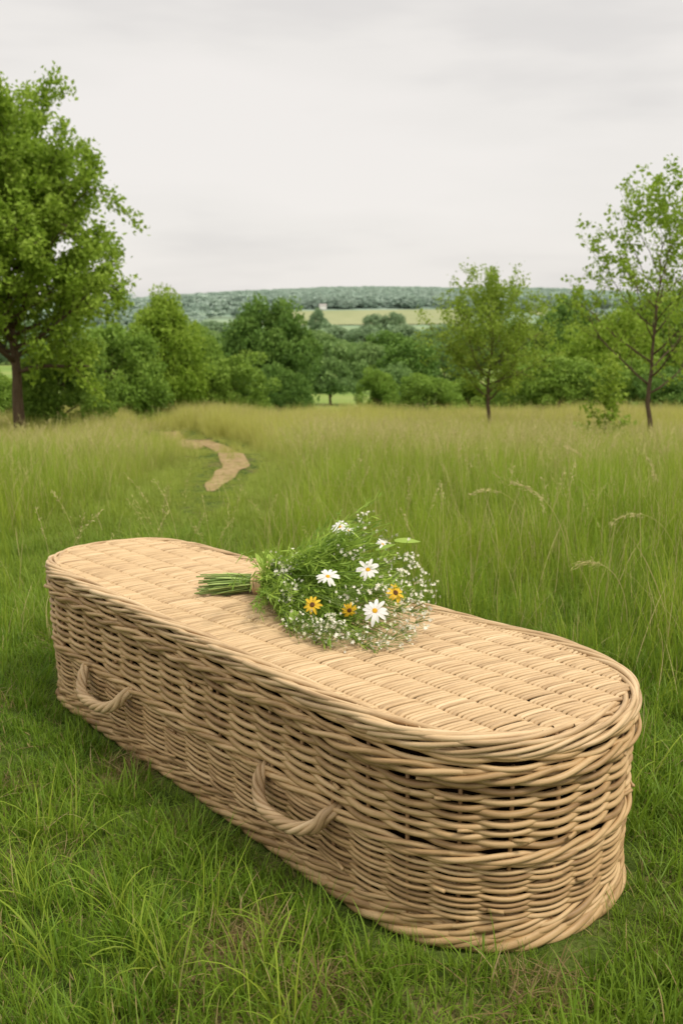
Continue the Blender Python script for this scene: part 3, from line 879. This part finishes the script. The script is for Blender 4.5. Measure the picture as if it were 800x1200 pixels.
# dead straw lying in the turf
V_ = []
for k in range(4):
    mb = MB(); blades(mb, 16, .08, .05, .16, .0016, .0032, 1.25, .6, gr, 4); V_.append(mb)
x, y = scatter(5200, 1.0, 6, 1.3)
for (c, r) in BARE:
    x = np.concatenate([x, c[0] + rng.normal(size=26) * r * .6]); y = np.concatenate([y, c[1] + rng.normal(size=26) * r * .6])
bare = bareness(x, y)
keep = ((bare > .48) | (rng.random(len(x)) < .05)) & ~inside_coffin(x, y, .04)
x, y = x[keep], y[keep]; n = len(x); s = .7 + .6 * rng.random(n)
rot = np.stack([rng.normal(size=n) * .15, rng.normal(size=n) * .15, rng.random(n) * 2 * PI], 1)
instancer('dry_straw', V_, M['dry'], np.stack([x, y, ground(x, y) + .02], 1), rot, np.stack([s * .9, s * .9, s * .45], 1), rng.integers(0, 4, n), 'dry_straw_tuft')

# ------------------------------------------------------------------ single arching stalks and leaning tufts one can pick out
def arching_stalk(px, py, L, az, cv, label, seed, heavy=1.):
    gg = np.random.default_rng(seed); p = on_ground(px, py)
    k = 22; t = np.linspace(0, 1, k); th = .08 + cv * t ** 2.2
    hx = np.concatenate([[0], np.cumsum(np.sin(th[1:]) * L / (k - 1))]); hz = np.concatenate([[0], np.cumsum(np.cos(th[1:]) * L / (k - 1))])
    C = np.stack([hx * math.cos(az), hx * math.sin(az), hz - .02], 1)
    root = thing('grass_stalk', label, 'grass stalk', (p[0], p[1], gz(*p)), 0, 'arching seed stalks in the meadow')
    mb = MB(); tube(mb, C, np.linspace(.0022, .0010, k), 5, False, .45); mb.build('stalk', M['seed'], root)
    mb = MB()
    for uu in .74 + .27 * gg.random(int(70 * heavy)):
        c = np.array([np.interp(uu, t, C[:, i]) for i in range(3)]) + gg.normal(size=3) * .006 * heavy
        d = C[-1] - C[-3]; d = d / np.linalg.norm(d) + gg.normal(size=3) * .35
        add_blade(mb, c, d, (gg.normal(), gg.normal(), .5), .014 + .010 * gg.random(), .0036, .1, .55 + .45 * gg.random(), 2)
    mb.build('seed_head', M['seed'], root)
SHORT = [
    (622, 655, .62, PI, 2.0, 'arching pale stalk bending left, leftmost of the bent stalks right of the bouquet'),
    (668, 690, .66, PI * .95, 1.3, 'leaning seed stalk with a drooping tip behind the coffin corner'),
    (795, 690, .62, PI * 1.02, 2.2, 'strongly arched seed stalk bending left at the right edge'),
    (775, 640, .55, PI * .98, .35, 'upright dark seed stalk standing at the right edge of the meadow'),
    (700, 600, .60, PI, 1.2, 'feathery drooping seed stalk below the leafy sapling'),
    (735, 735, .45, PI * 1.05, 1.9, 'short bent stalk just behind the rounded near end of the coffin'),
]
for i, a in enumerate(SHORT): arching_stalk(*a, 100 + i)

# ------------------------------------------------------------------ trees
def leaves(mb, C, size, g, tint, flat=.0, aspect=.62):
    """one folded diamond leaf per row of C"""
    n = len(C)
    d = g.normal(size=(n, 3)); d[:, 2] -= .25; d /= np.linalg.norm(d, axis=1)[:, None]
    u = g.normal(size=(n, 3)); u[:, 2] += flat * 2
    s = np.cross(d, u); s /= np.linalg.norm(s, axis=1)[:, None] + 1e-9
    nn = np.cross(s, d)
    L = size * (.65 + .7 * g.random(n))[:, None]
    a = C - d * L / 2; b = C + d * L / 2
    l = C - s * L * aspect / 2 + nn * L * .12 - d * L * .08; r = C + s * L * aspect / 2 + nn * L * .12 - d * L * .08
    V = np.stack([a, r, b, l], 1).reshape(-1, 3)
    i = np.arange(n)[:, None] * 4
    mb.add(V, np.concatenate([i + [[0, 1, 2]], i + [[0, 2, 3]]]), None, np.repeat(np.clip(tint, 0, 1), 4))

def limb_path(p, d, L, g, up=.25, wob=.12, n=8):
    P = [np.array(p, float)]; d = np.array(d, float)
    for k in range(n - 1):
        d = d + g.normal(size=3) * wob + np.array([0, 0, up / n]); d /= np.linalg.norm(d)
        P.append(P[-1] + d * L / (n - 1))
    return np.array(P)

def open_tree(name, label, cat, base, H, prof_r, trunk_r, first, nl, nleaf, leaf, mat, seed, lean=(0, 0), elev=(.75, .35), group=None, forks=1, clump=.16, limb_r=.42):
    """young tree with visible limbs: trunk, limbs, side shoots, leaves on the shoots"""
    g = np.random.default_rng(seed)
    root = thing(name, label, cat, (base[0], base[1], gz(*base) - .05), 0, group)
    wood, crown = MB(), MB()
    zs = np.linspace(0, H * .96, 14)
    tr = np.stack([lean[0] * (zs / H) ** 1.5 * H + .015 * H * np.cumsum(g.normal(size=14)) * .35, lean[1] * zs + .015 * H * np.cumsum(g.normal(size=14)) * .35, zs], 1)
    tr[0, :2] = 0
    rad = trunk_r * (1 - .93 * (zs / zs[-1]) ** .85); rad[0] *= 1.5
    tube(wood, tr, rad, 9, False, .5, .2, (1, 0, 0))
    shoots = []
    for k in range(nl):
        f = first + (1 - first) * (k / (nl - 1)) ** .9 * .97
        h = H * f * .96; p = np.array([np.interp(h, zs, tr[:, i]) for i in range(3)])
        az = k * 2.4 + g.normal() * .35
        R_ = prof_r((f - first) / (1 - first)) * (.82 + .3 * g.random())
        el = elev[0] + (1.25 - elev[0]) * ((f - first) / (1 - first)) ** 1.6 - .12 * g.random()
        L = R_ / max(math.cos(el), .35)
        d = np.array([math.cos(az) * math.cos(el), math.sin(az) * math.cos(el), math.sin(el)])
        P = limb_path(p, d, L, g, elev[1], .10)
        r0 = min(np.interp(h, zs, rad) * .62, trunk_r * limb_r)
        tube(wood, P, np.linspace(r0, r0 * .18, len(P)), 6, False, .5, g.random(), (.3, .2, 1))
        ns = max(4, int(L / H * 26))
        for q in range(ns):
            u = .22 + .78 * (q + g.random()) / ns
            c = np.array([np.interp(u * (len(P) - 1), np.arange(len(P)), P[:, i]) for i in range(3)])
            dd = (P[-1] - P[0]) / np.linalg.norm(P[-1] - P[0]) * .6 + g.normal(size=3) * .65 + np.array([0, 0, .25]); dd /= np.linalg.norm(dd)
            S = limb_path(c, dd, L * (.22 + .22 * g.random()) * (1.15 - .4 * u) + .05 * H, g, .15, .2, 5)
            tube(wood, S, np.linspace(r0 * .3, r0 * .08, 5), 4, False, .5, g.random(), (.3, .2, 1), cap=False)
            shoots.append(S)
    S = np.array(shoots); ns = len(S)
    ci = g.integers(0, ns, nleaf); u = (.15 + .95 * g.random(nleaf) ** .8) * 4; u = np.clip(u, 0, 3.999)
    i0 = u.astype(int); f = (u - i0)[:, None]
    C = S[ci, i0] * (1 - f) + S[ci, i0 + 1] * f + g.normal(size=(nleaf, 3)) * leaf * clump * 6
    clt = g.random(ns)
    leaves(crown, C, leaf, g, .25 + .5 * clt[ci] * .8 + .25 * g.random(nleaf), .3)
    wood.build('trunk', M['bark'], root)
    crown.build('crown', mat, root, smooth=False)
    return root

def clump_mesh(seed, nclump, nleaf, leaf, shape='round', low=.12):
    """unit tree (height 1, width 1): crown of many leaf clumps on a lumpy hull, and trunk"""
    g = np.random.default_rng(seed)
    crown, wood = MB(), MB()
    lob = g.normal(size=(7, 3)); lob /= np.linalg.norm(lob, axis=1)[:, None]; la = .14 + .14 * g.random(7)
    d = g.normal(size=(nclump, 3)); d /= np.linalg.norm(d, axis=1)[:, None]
    rr = (.55 + .45 * g.random(nclump) ** .45)
    hull = 1 + ((np.maximum(d @ lob.T - .55, 0) / .45) * la).sum(1) - .12
    if shape == 'round': sx, sz, cz = .46, .47, .53
    elif shape == 'tall': sx, sz, cz = .42, .50, .52
    else: sx, sz, cz = .50, .52, .44
    C = d * (rr * hull)[:, None] * [sx, sx, sz]
    if shape == 'tall': C[:, :2] *= (1.12 - .75 * (C[:, 2:3] / sz + 1) / 2) * 1.2
    C[:, :2] *= np.where(C[:, 2:3] < 0, 1.12, 1.)
    C[:, 2] = np.where(C[:, 2] < 0, C[:, 2] * 1.08, C[:, 2])
    C[:, 2] += cz
    C[:, 2] = np.maximum(C[:, 2], low + .05 * g.random(nclump))
    cr = .085 + .07 * g.random(nclump)
    per = nleaf // nclump
    ci = np.repeat(np.arange(nclump), per)
    q = g.normal(size=(len(ci), 3)); q /= np.linalg.norm(q, axis=1)[:, None]
    q *= (cr[ci] * (.45 + .6 * g.random(len(ci)) ** .6))[:, None]; q[:, 2] *= .75
    P = C[ci] + q
    # leaves higher in a clump and higher in the crown get paler tints
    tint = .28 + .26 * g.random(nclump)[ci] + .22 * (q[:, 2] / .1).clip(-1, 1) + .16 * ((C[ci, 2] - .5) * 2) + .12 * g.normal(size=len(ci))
    ok = P[:, 2] > .0
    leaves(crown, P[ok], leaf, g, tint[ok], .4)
    zs = np.linspace(-.04, .72, 8)
    tube(wood, np.stack([.02 * np.sin(zs * 7 + seed), .02 * np.cos(zs * 5 + seed) - .02, zs], 1), np.linspace(.030, .006, 8), 7, False, .5, .1, (1, 0, 0))
    for k in range(7):
        az = k * 2.4; z0 = .15 + .07 * k
        tube(wood, limb_path((0, 0, z0), (math.cos(az), math.sin(az), .9), .34, g, .2, .12, 6), np.linspace(.013, .003, 6), 5, False, .5, .1 * k, (.2, .1, 1))
    return crown, wood

PROTO = {}
def proto(kind, mat):
    key = (kind, mat)
    if key not in PROTO:
        p = {'near_bush': (31, 190, 30000, .038, 'bush', .0), 'near_bush_b': (32, 190, 30000, .038, 'bush', .0),
             'dense': (33, 260, 42000, .036, 'round', .02), 'dense_b': (34, 220, 34000, .036, 'round', .01), 'tall': (35, 220, 32000, .034, 'tall', .01),
             'valley_a': (36, 130, 10000, .058, 'round', .03), 'valley_b': (37, 130, 10000, .058, 'bush', .0), 'valley_open': (39, 110, 9000, .058, 'round', .30), 'valley_c': (38, 110, 9000, .055, 'tall', .03)}[kind]
        if ('raw', kind) not in PROTO: PROTO[('raw', kind)] = clump_mesh(*p)
        c, w = PROTO[('raw', kind)]
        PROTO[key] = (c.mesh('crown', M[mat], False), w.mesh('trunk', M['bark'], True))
    return PROTO[key]

def put_tree(name, label, cat, px, top, width_px, y, kind, mat, rz=None, group=None, base=None):
    """a grown tree or bush: spot measured from the photo, standing on the terrain at distance y"""
    cr, wd = proto(kind, mat)
    x = at_depth(px, top, y)[0]; z0 = gz(x, y) if base is None else base
    zt = at_depth(px, top, y)[2]; H = zt - z0
    dist = math.hypot(y, 0) * ct + (CAM_H - zt) * st
    W = width_px / F * dist
    o = thing(name, label, cat, (x, y, z0 - .02 * H), random.random() * 6 if rz is None else rz, group)
    o.scale = (W, W, H)
    for nm, me in (('crown', cr), ('trunk', wd)):
        c = bpy.data.objects.new(nm, me); COL.objects.link(c); c.parent = o
    return o

bl = lambda px, y: (at_depth(px, 500, y)[0], y)
# the three open trees and the sapling at the edge of the meadow
open_tree('field_tree', 'large leafy tree with a forked trunk cut by the left edge of the picture', 'tree', bl(28, 20), 4.95,
          lambda f: float(np.interp(f, [0, .15, .4, .7, .9, 1], [2.15, 2.35, 2.2, 1.65, 1.05, .45])), .14, .33, 44, 64000, .100, M['leaf_bright'], 5, (-.02, .0), (.28, .42), None, 1, .15, .42)
open_tree('young_tree', 'airy yellow-green young tree on a thin dark trunk, alone right of centre', 'tree', bl(576, 22), 2.58,
          lambda f: float(np.interp(f, [0, .25, .55, .8, 1], [1.05, 1.28, 1.12, .72, .3])), .062, .36, 28, 13500, .066, M['leaf_yellow'], 8, (.0, .0), (.42, .5), None, 1, .14)
open_tree('young_tree', 'tall sparse young tree with bare lower trunk near the right edge', 'tree', bl(763, 18.5), 4.05,
          lambda f: float(np.interp(f, [0, .25, .55, .8, 1], [1.6, 1.7, 1.3, .8, .35])), .055, .28, 24, 6000, .085, M['leaf_bright'], 14, (.0, .0), (.55, .5), None, 1, .10)
open_tree('sapling', 'short leafy sapling growing out of the meadow left of the sparse tree', 'sapling', bl(709, 16.5), 1.35,
          lambda f: .42 * (1 - .6 * f) * (.9 + .2 * math.sin(f * 9)), .016, .10, 13, 900, .085, M['leaf_yellow'], 19, (.02, .0), (.75, .4), None, 1, .08)

T_ = put_tree
T_('bush', 'rounded green bush beside the trunk of the large left tree', 'bush', 66, 410, 92, 22, 'near_bush', 'leaf_mid')
T_('bush', 'low bush half hidden at the left edge behind the large tree', 'bush', -22, 425, 90, 26, 'near_bush_b', 'leaf_mid')
T_('bush', 'tall green bush behind the drooping right side of the large left tree', 'bush', 128, 372, 112, 29, 'near_bush_b', 'leaf_mid', 1.)
T_('hedge_tree', 'bright green bushy tree left of the big dark round tree', 'tree', 188, 352, 112, 33, 'tall', 'leaf_bright', 2.)
T_('hedge_tree', 'slim darker tree squeezed between the bright bushy tree and the round one', 'tree', 228, 388, 70, 40, 'dense_b', 'leaf_mid', 3.)
T_('bush', 'low pale bush at the foot of the big dark round tree on its left', 'bush', 262, 424, 74, 34, 'near_bush', 'leaf_mid', 4.)
T_('round_tree', 'big dark green round tree at the meadow edge left of centre', 'tree', 303, 360, 102, 46, 'dense', 'leaf_dark', .6)
T_('bush', 'small dark bush tucked under the right side of the big round tree', 'bush', 340, 438, 50, 42, 'near_bush', 'leaf_dark', .6)
T_('bush', 'dark bush standing on the meadow edge left of the airy young tree', 'bush', 503, 434, 66, 28.5, 'near_bush_b', 'leaf_mid', 5.)
T_('bush', 'small rounded bush just left of the dark bush at the meadow edge', 'bush', 450, 440, 46, 44, 'near_bush', 'leaf_mid', 1.5)
T_('bush', 'low green bush between the dark bush and the airy young tree', 'bush', 545, 446, 60, 34, 'near_bush', 'leaf_mid', 2.5)
T_('bush', 'low bush behind the trunk of the airy young tree', 'bush', 600, 436, 74, 36, 'near_bush_b', 'leaf_mid', 2.9)
T_('hedge_tree', 'dark green tree right behind the airy young tree', 'tree', 662, 358, 92, 52, 'dense', 'leaf_dark', 2.2)
T_('hedge_tree', 'pale green bushy tree left of the sparse tree trunk', 'tree', 712, 376, 118, 36, 'dense_b', 'leaf_bright', 1.2)
T_('bush', 'broad low bush under the pale bushy tree', 'bush', 655, 420, 104, 33, 'near_bush', 'leaf_mid', .2)
T_('hedge_tree', 'green tree behind the sparse tree, cut by the right edge', 'tree', 795, 352, 120, 42, 'dense', 'leaf_mid', 4.2)
T_('bush', 'dark low bush at the right edge behind the sparse tree', 'bush', 786, 428, 84, 31, 'near_bush_b', 'leaf_dark', 3.6)
T_('bush', 'low bush behind the sapling', 'bush', 722, 428, 80, 32, 'near_bush', 'leaf_mid', 3.9)

# trees scattered over the valley
VT = [
    (388, 402, 62, 92, 'valley_open', 'leaf_valley', 'rounded pale tree standing in the small green clearing'),
    (356, 396, 56, 118, 'valley_b', 'leaf_valley', 'valley tree just right of the big dark round tree'),
    (432, 402, 52, 128, 'valley_a', 'leaf_valley', 'valley tree right of the tree in the clearing'),
    (480, 398, 66, 115, 'valley_a', 'leaf_dark', 'dark round valley tree above the dark meadow bush'),
    (520, 396, 60, 124, 'valley_b', 'leaf_valley', 'valley tree left behind the airy young tree'),
    (462, 424, 44, 86, 'valley_b', 'leaf_valley', 'small valley bush between the clearing and the dark bush'),
    (412, 398, 46, 170, 'valley_b', 'leaf_valley', 'middle valley tree behind the clearing'),
    (375, 388, 50, 210, 'valley_a', 'leaf_valley', 'valley tree above the clearing'),
    (452, 388, 52, 220, 'valley_a', 'leaf_dark', 'dark valley tree above the middle of the clearing'),
    (500, 386, 50, 240, 'valley_b', 'leaf_valley', 'valley tree above the dark meadow bush'),
    (345, 384, 48, 260, 'valley_b', 'leaf_valley', 'valley tree showing over the shoulder of the big round tree'),
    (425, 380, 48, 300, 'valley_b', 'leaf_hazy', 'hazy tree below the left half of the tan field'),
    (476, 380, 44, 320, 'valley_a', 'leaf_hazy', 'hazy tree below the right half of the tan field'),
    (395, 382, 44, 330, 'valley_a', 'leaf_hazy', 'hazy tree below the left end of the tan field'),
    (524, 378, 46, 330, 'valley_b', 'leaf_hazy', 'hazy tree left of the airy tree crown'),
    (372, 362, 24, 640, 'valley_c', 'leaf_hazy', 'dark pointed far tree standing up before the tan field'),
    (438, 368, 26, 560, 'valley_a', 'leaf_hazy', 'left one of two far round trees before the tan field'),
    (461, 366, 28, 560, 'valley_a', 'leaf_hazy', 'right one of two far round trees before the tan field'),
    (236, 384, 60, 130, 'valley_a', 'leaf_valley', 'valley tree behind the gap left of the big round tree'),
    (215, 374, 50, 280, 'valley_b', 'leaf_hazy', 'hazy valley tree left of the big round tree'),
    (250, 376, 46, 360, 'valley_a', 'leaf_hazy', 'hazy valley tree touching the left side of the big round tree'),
    (560, 380, 60, 230, 'valley_b', 'leaf_valley', 'valley tree seen through the airy young tree'),
    (606, 378, 60, 250, 'valley_a', 'leaf_valley', 'valley tree behind the right side of the airy young tree'),
    (632, 384, 56, 150, 'valley_b', 'leaf_valley', 'valley tree between the airy young tree and the dark tree behind it'),
]
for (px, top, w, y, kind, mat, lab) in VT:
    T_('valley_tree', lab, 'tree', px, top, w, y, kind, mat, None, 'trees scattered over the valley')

# hedgerows, copses and the wooded hill: a mass nobody could count
def far_wood():
    fv = []
    for k in range(4):
        fv.append(clump_mesh(60 + k, 40, 900, .13, 'round' if k < 2 else 'bush', .0)[0])
    P, S = [], []
    gw = np.random.default_rng(8)
    # hedgerows and copses on the floor
    for (x0, x1, y0, y1, cnt, h) in [(-260, 320, 440, 470, 90, 5), (-330, 380, 560, 590, 50, 4.5), (-420, -90, 700, 760, 80, 11), (150, 420, 700, 760, 70, 11),
                                     (-600, 600, 1150, 1190, 260, 12), (-600, -80, 900, 1000, 60, 12), (140, 600, 1060, 1150, 120, 12),
                                     (-140, 190, 330, 400, 34, 8), (-220, -60, 250, 330, 26, 8), (90, 300, 250, 330, 40, 9)]:
        x = x0 + (x1 - x0) * gw.random(cnt); yq = y0 + (y1 - y0) * gw.random(cnt) + .05 * x
        P.append(np.stack([x, yq, ground(x, yq)], 1)); S.append(h * (.7 + .6 * gw.random(cnt)))
    n = 12000; yq = 1200 + 1500 * gw.random(n) ** .9; x = (gw.random(n) * 2 - 1) * yq * .52
    keep = vnoise(x, yq * .6, .0045, 4.) > -.32 - .5 * np.clip((yq - 1700) / 500, 0, 1)
    x, yq = x[keep], yq[keep]
    P.append(np.stack([x, yq, ground(x, yq) - 1], 1)); S.append(9.5 * (.8 + .4 * gw.random(len(x))))
    P = np.concatenate(P); S = np.concatenate(S); n = len(P)
    near = P[:, 1] < 620
    for nm, mk, mat in (('valley_hedgerows', near, 'leaf_hazy'), ('far_woodland', ~near, 'leaf_far_haze')):
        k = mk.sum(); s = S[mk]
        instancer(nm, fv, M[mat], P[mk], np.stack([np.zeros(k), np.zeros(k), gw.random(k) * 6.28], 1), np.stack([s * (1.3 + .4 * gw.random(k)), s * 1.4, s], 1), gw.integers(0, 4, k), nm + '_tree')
far_wood()

# white farmhouse far across the valley
hx = at_depth(378, 358, 1140)[0]
fh = thing('farmhouse', 'tiny white farmhouse far across the valley above the tan field', 'house', (hx, 1140, gz(hx, 1140) + 1), .2); fh.scale = (.55, .55, .5)
mb = MB(); box(mb, (0, 0, 3), (14, 8, 8)); mb.build('wall', M['farm_wall'], fh, False)
mb = MB(); v = np.array([[-7.6, -4.6, 7], [7.6, -4.6, 7], [7.6, 4.6, 7], [-7.6, 4.6, 7], [-7.6, 0, 11], [7.6, 0, 11]])
mb.add(v, [np.array([[0, 1, 5, 4], [2, 3, 4, 5], [3, 2, 1, 0]]), np.array([[0, 4, 3], [1, 2, 5]])]); rf = mb.build('roof', M['farm_roof'], fh, False)
mb = MB(); box(mb, (4, 0, 11.2), (1.2, 1.2, 2.6)); mb.build('chimney', M['farm_roof'], rf, False)

# ------------------------------------------------------------------ sky, sun, camera
w = bpy.data.worlds.new('World'); SC.world = w; w.use_nodes = True
nt = w.node_tree; nt.nodes.clear(); N = NT(nt)
SUN_AZ, SUN_EL = R(122), R(55)            # azimuth measured from +Y towards +X
sky = N.n('ShaderNodeTexSky', sky_type='NISHITA', sun_disc=False); sky.sun_elevation = SUN_EL; sky.sun_rotation = SUN_AZ
tc = N.n('ShaderNodeTexCoord').outputs['Generated']
sx = N.n('ShaderNodeSeparateXYZ'); N.l(tc, sx.inputs[0])
mp = N.mapping(tc, (1.3, 1.3, 6.5))
c1 = N.noise(mp, 1.25, 5, .5); c2 = N.noise(N.mapping(tc, (1., 1., 3.2)), 3.1, 4, .5)
cl = N.math('ADD', N.math('MULTIPLY', c1, .72), N.math('MULTIPLY', c2, .28))
cc = N.ramp(cl, [(.40, (7.6, 7.34, 7.08)), (.47, (8.0, 7.7, 7.4)), (.53, (8.8, 8.45, 8.05)), (.62, (9.2, 8.8, 8.4))])
lift = N.remap(sx.outputs[2], .27, .9, 1., 1.85)
vm = N.n('ShaderNodeVectorMath', operation='SCALE'); N.l(cc, vm.inputs[0]); N.l(lift, vm.inputs[3])
col = N.mix(.94, sky.outputs[0], vm.outputs[0])
bg = N.n('ShaderNodeBackground'); bg.inputs[1].default_value = .1; N.l(col, bg.inputs[0])
o = N.n('ShaderNodeOutputWorld'); N.l(bg.outputs[0], o.inputs[0])

sun = bpy.data.lights.new('sun', 'SUN'); sun.energy = 2.8; sun.angle = R(11); sun.color = (1, .93, .82)
so = bpy.data.objects.new('sun', sun); COL.objects.link(so)
sd = Vector((math.sin(SUN_AZ) * math.cos(SUN_EL), math.cos(SUN_AZ) * math.cos(SUN_EL), math.sin(SUN_EL)))
so.rotation_euler = sd.to_track_quat('Z', 'Y').to_euler(); so.location = sd * 30

cam = bpy.data.cameras.new('camera'); co = bpy.data.objects.new('camera', cam); COL.objects.link(co)
co.location = (0, 0, CAM_H); co.rotation_euler = (PI / 2 - TILT, 0, 0)
cam.sensor_fit = 'VERTICAL'; cam.sensor_height = 36; cam.lens = 36; cam.clip_start = .05; cam.clip_end = 9000
cam.dof.use_dof = True; cam.dof.focus_distance = 2.35; cam.dof.aperture_fstop = 6.0
SC.camera = co
SC.view_settings.view_transform = 'Standard'; SC.view_settings.look = 'None'; SC.view_settings.exposure = 0
SC.cycles.max_bounces = 8; SC.cycles.transparent_max_bounces = 4
SC.cycles.use_denoising = True
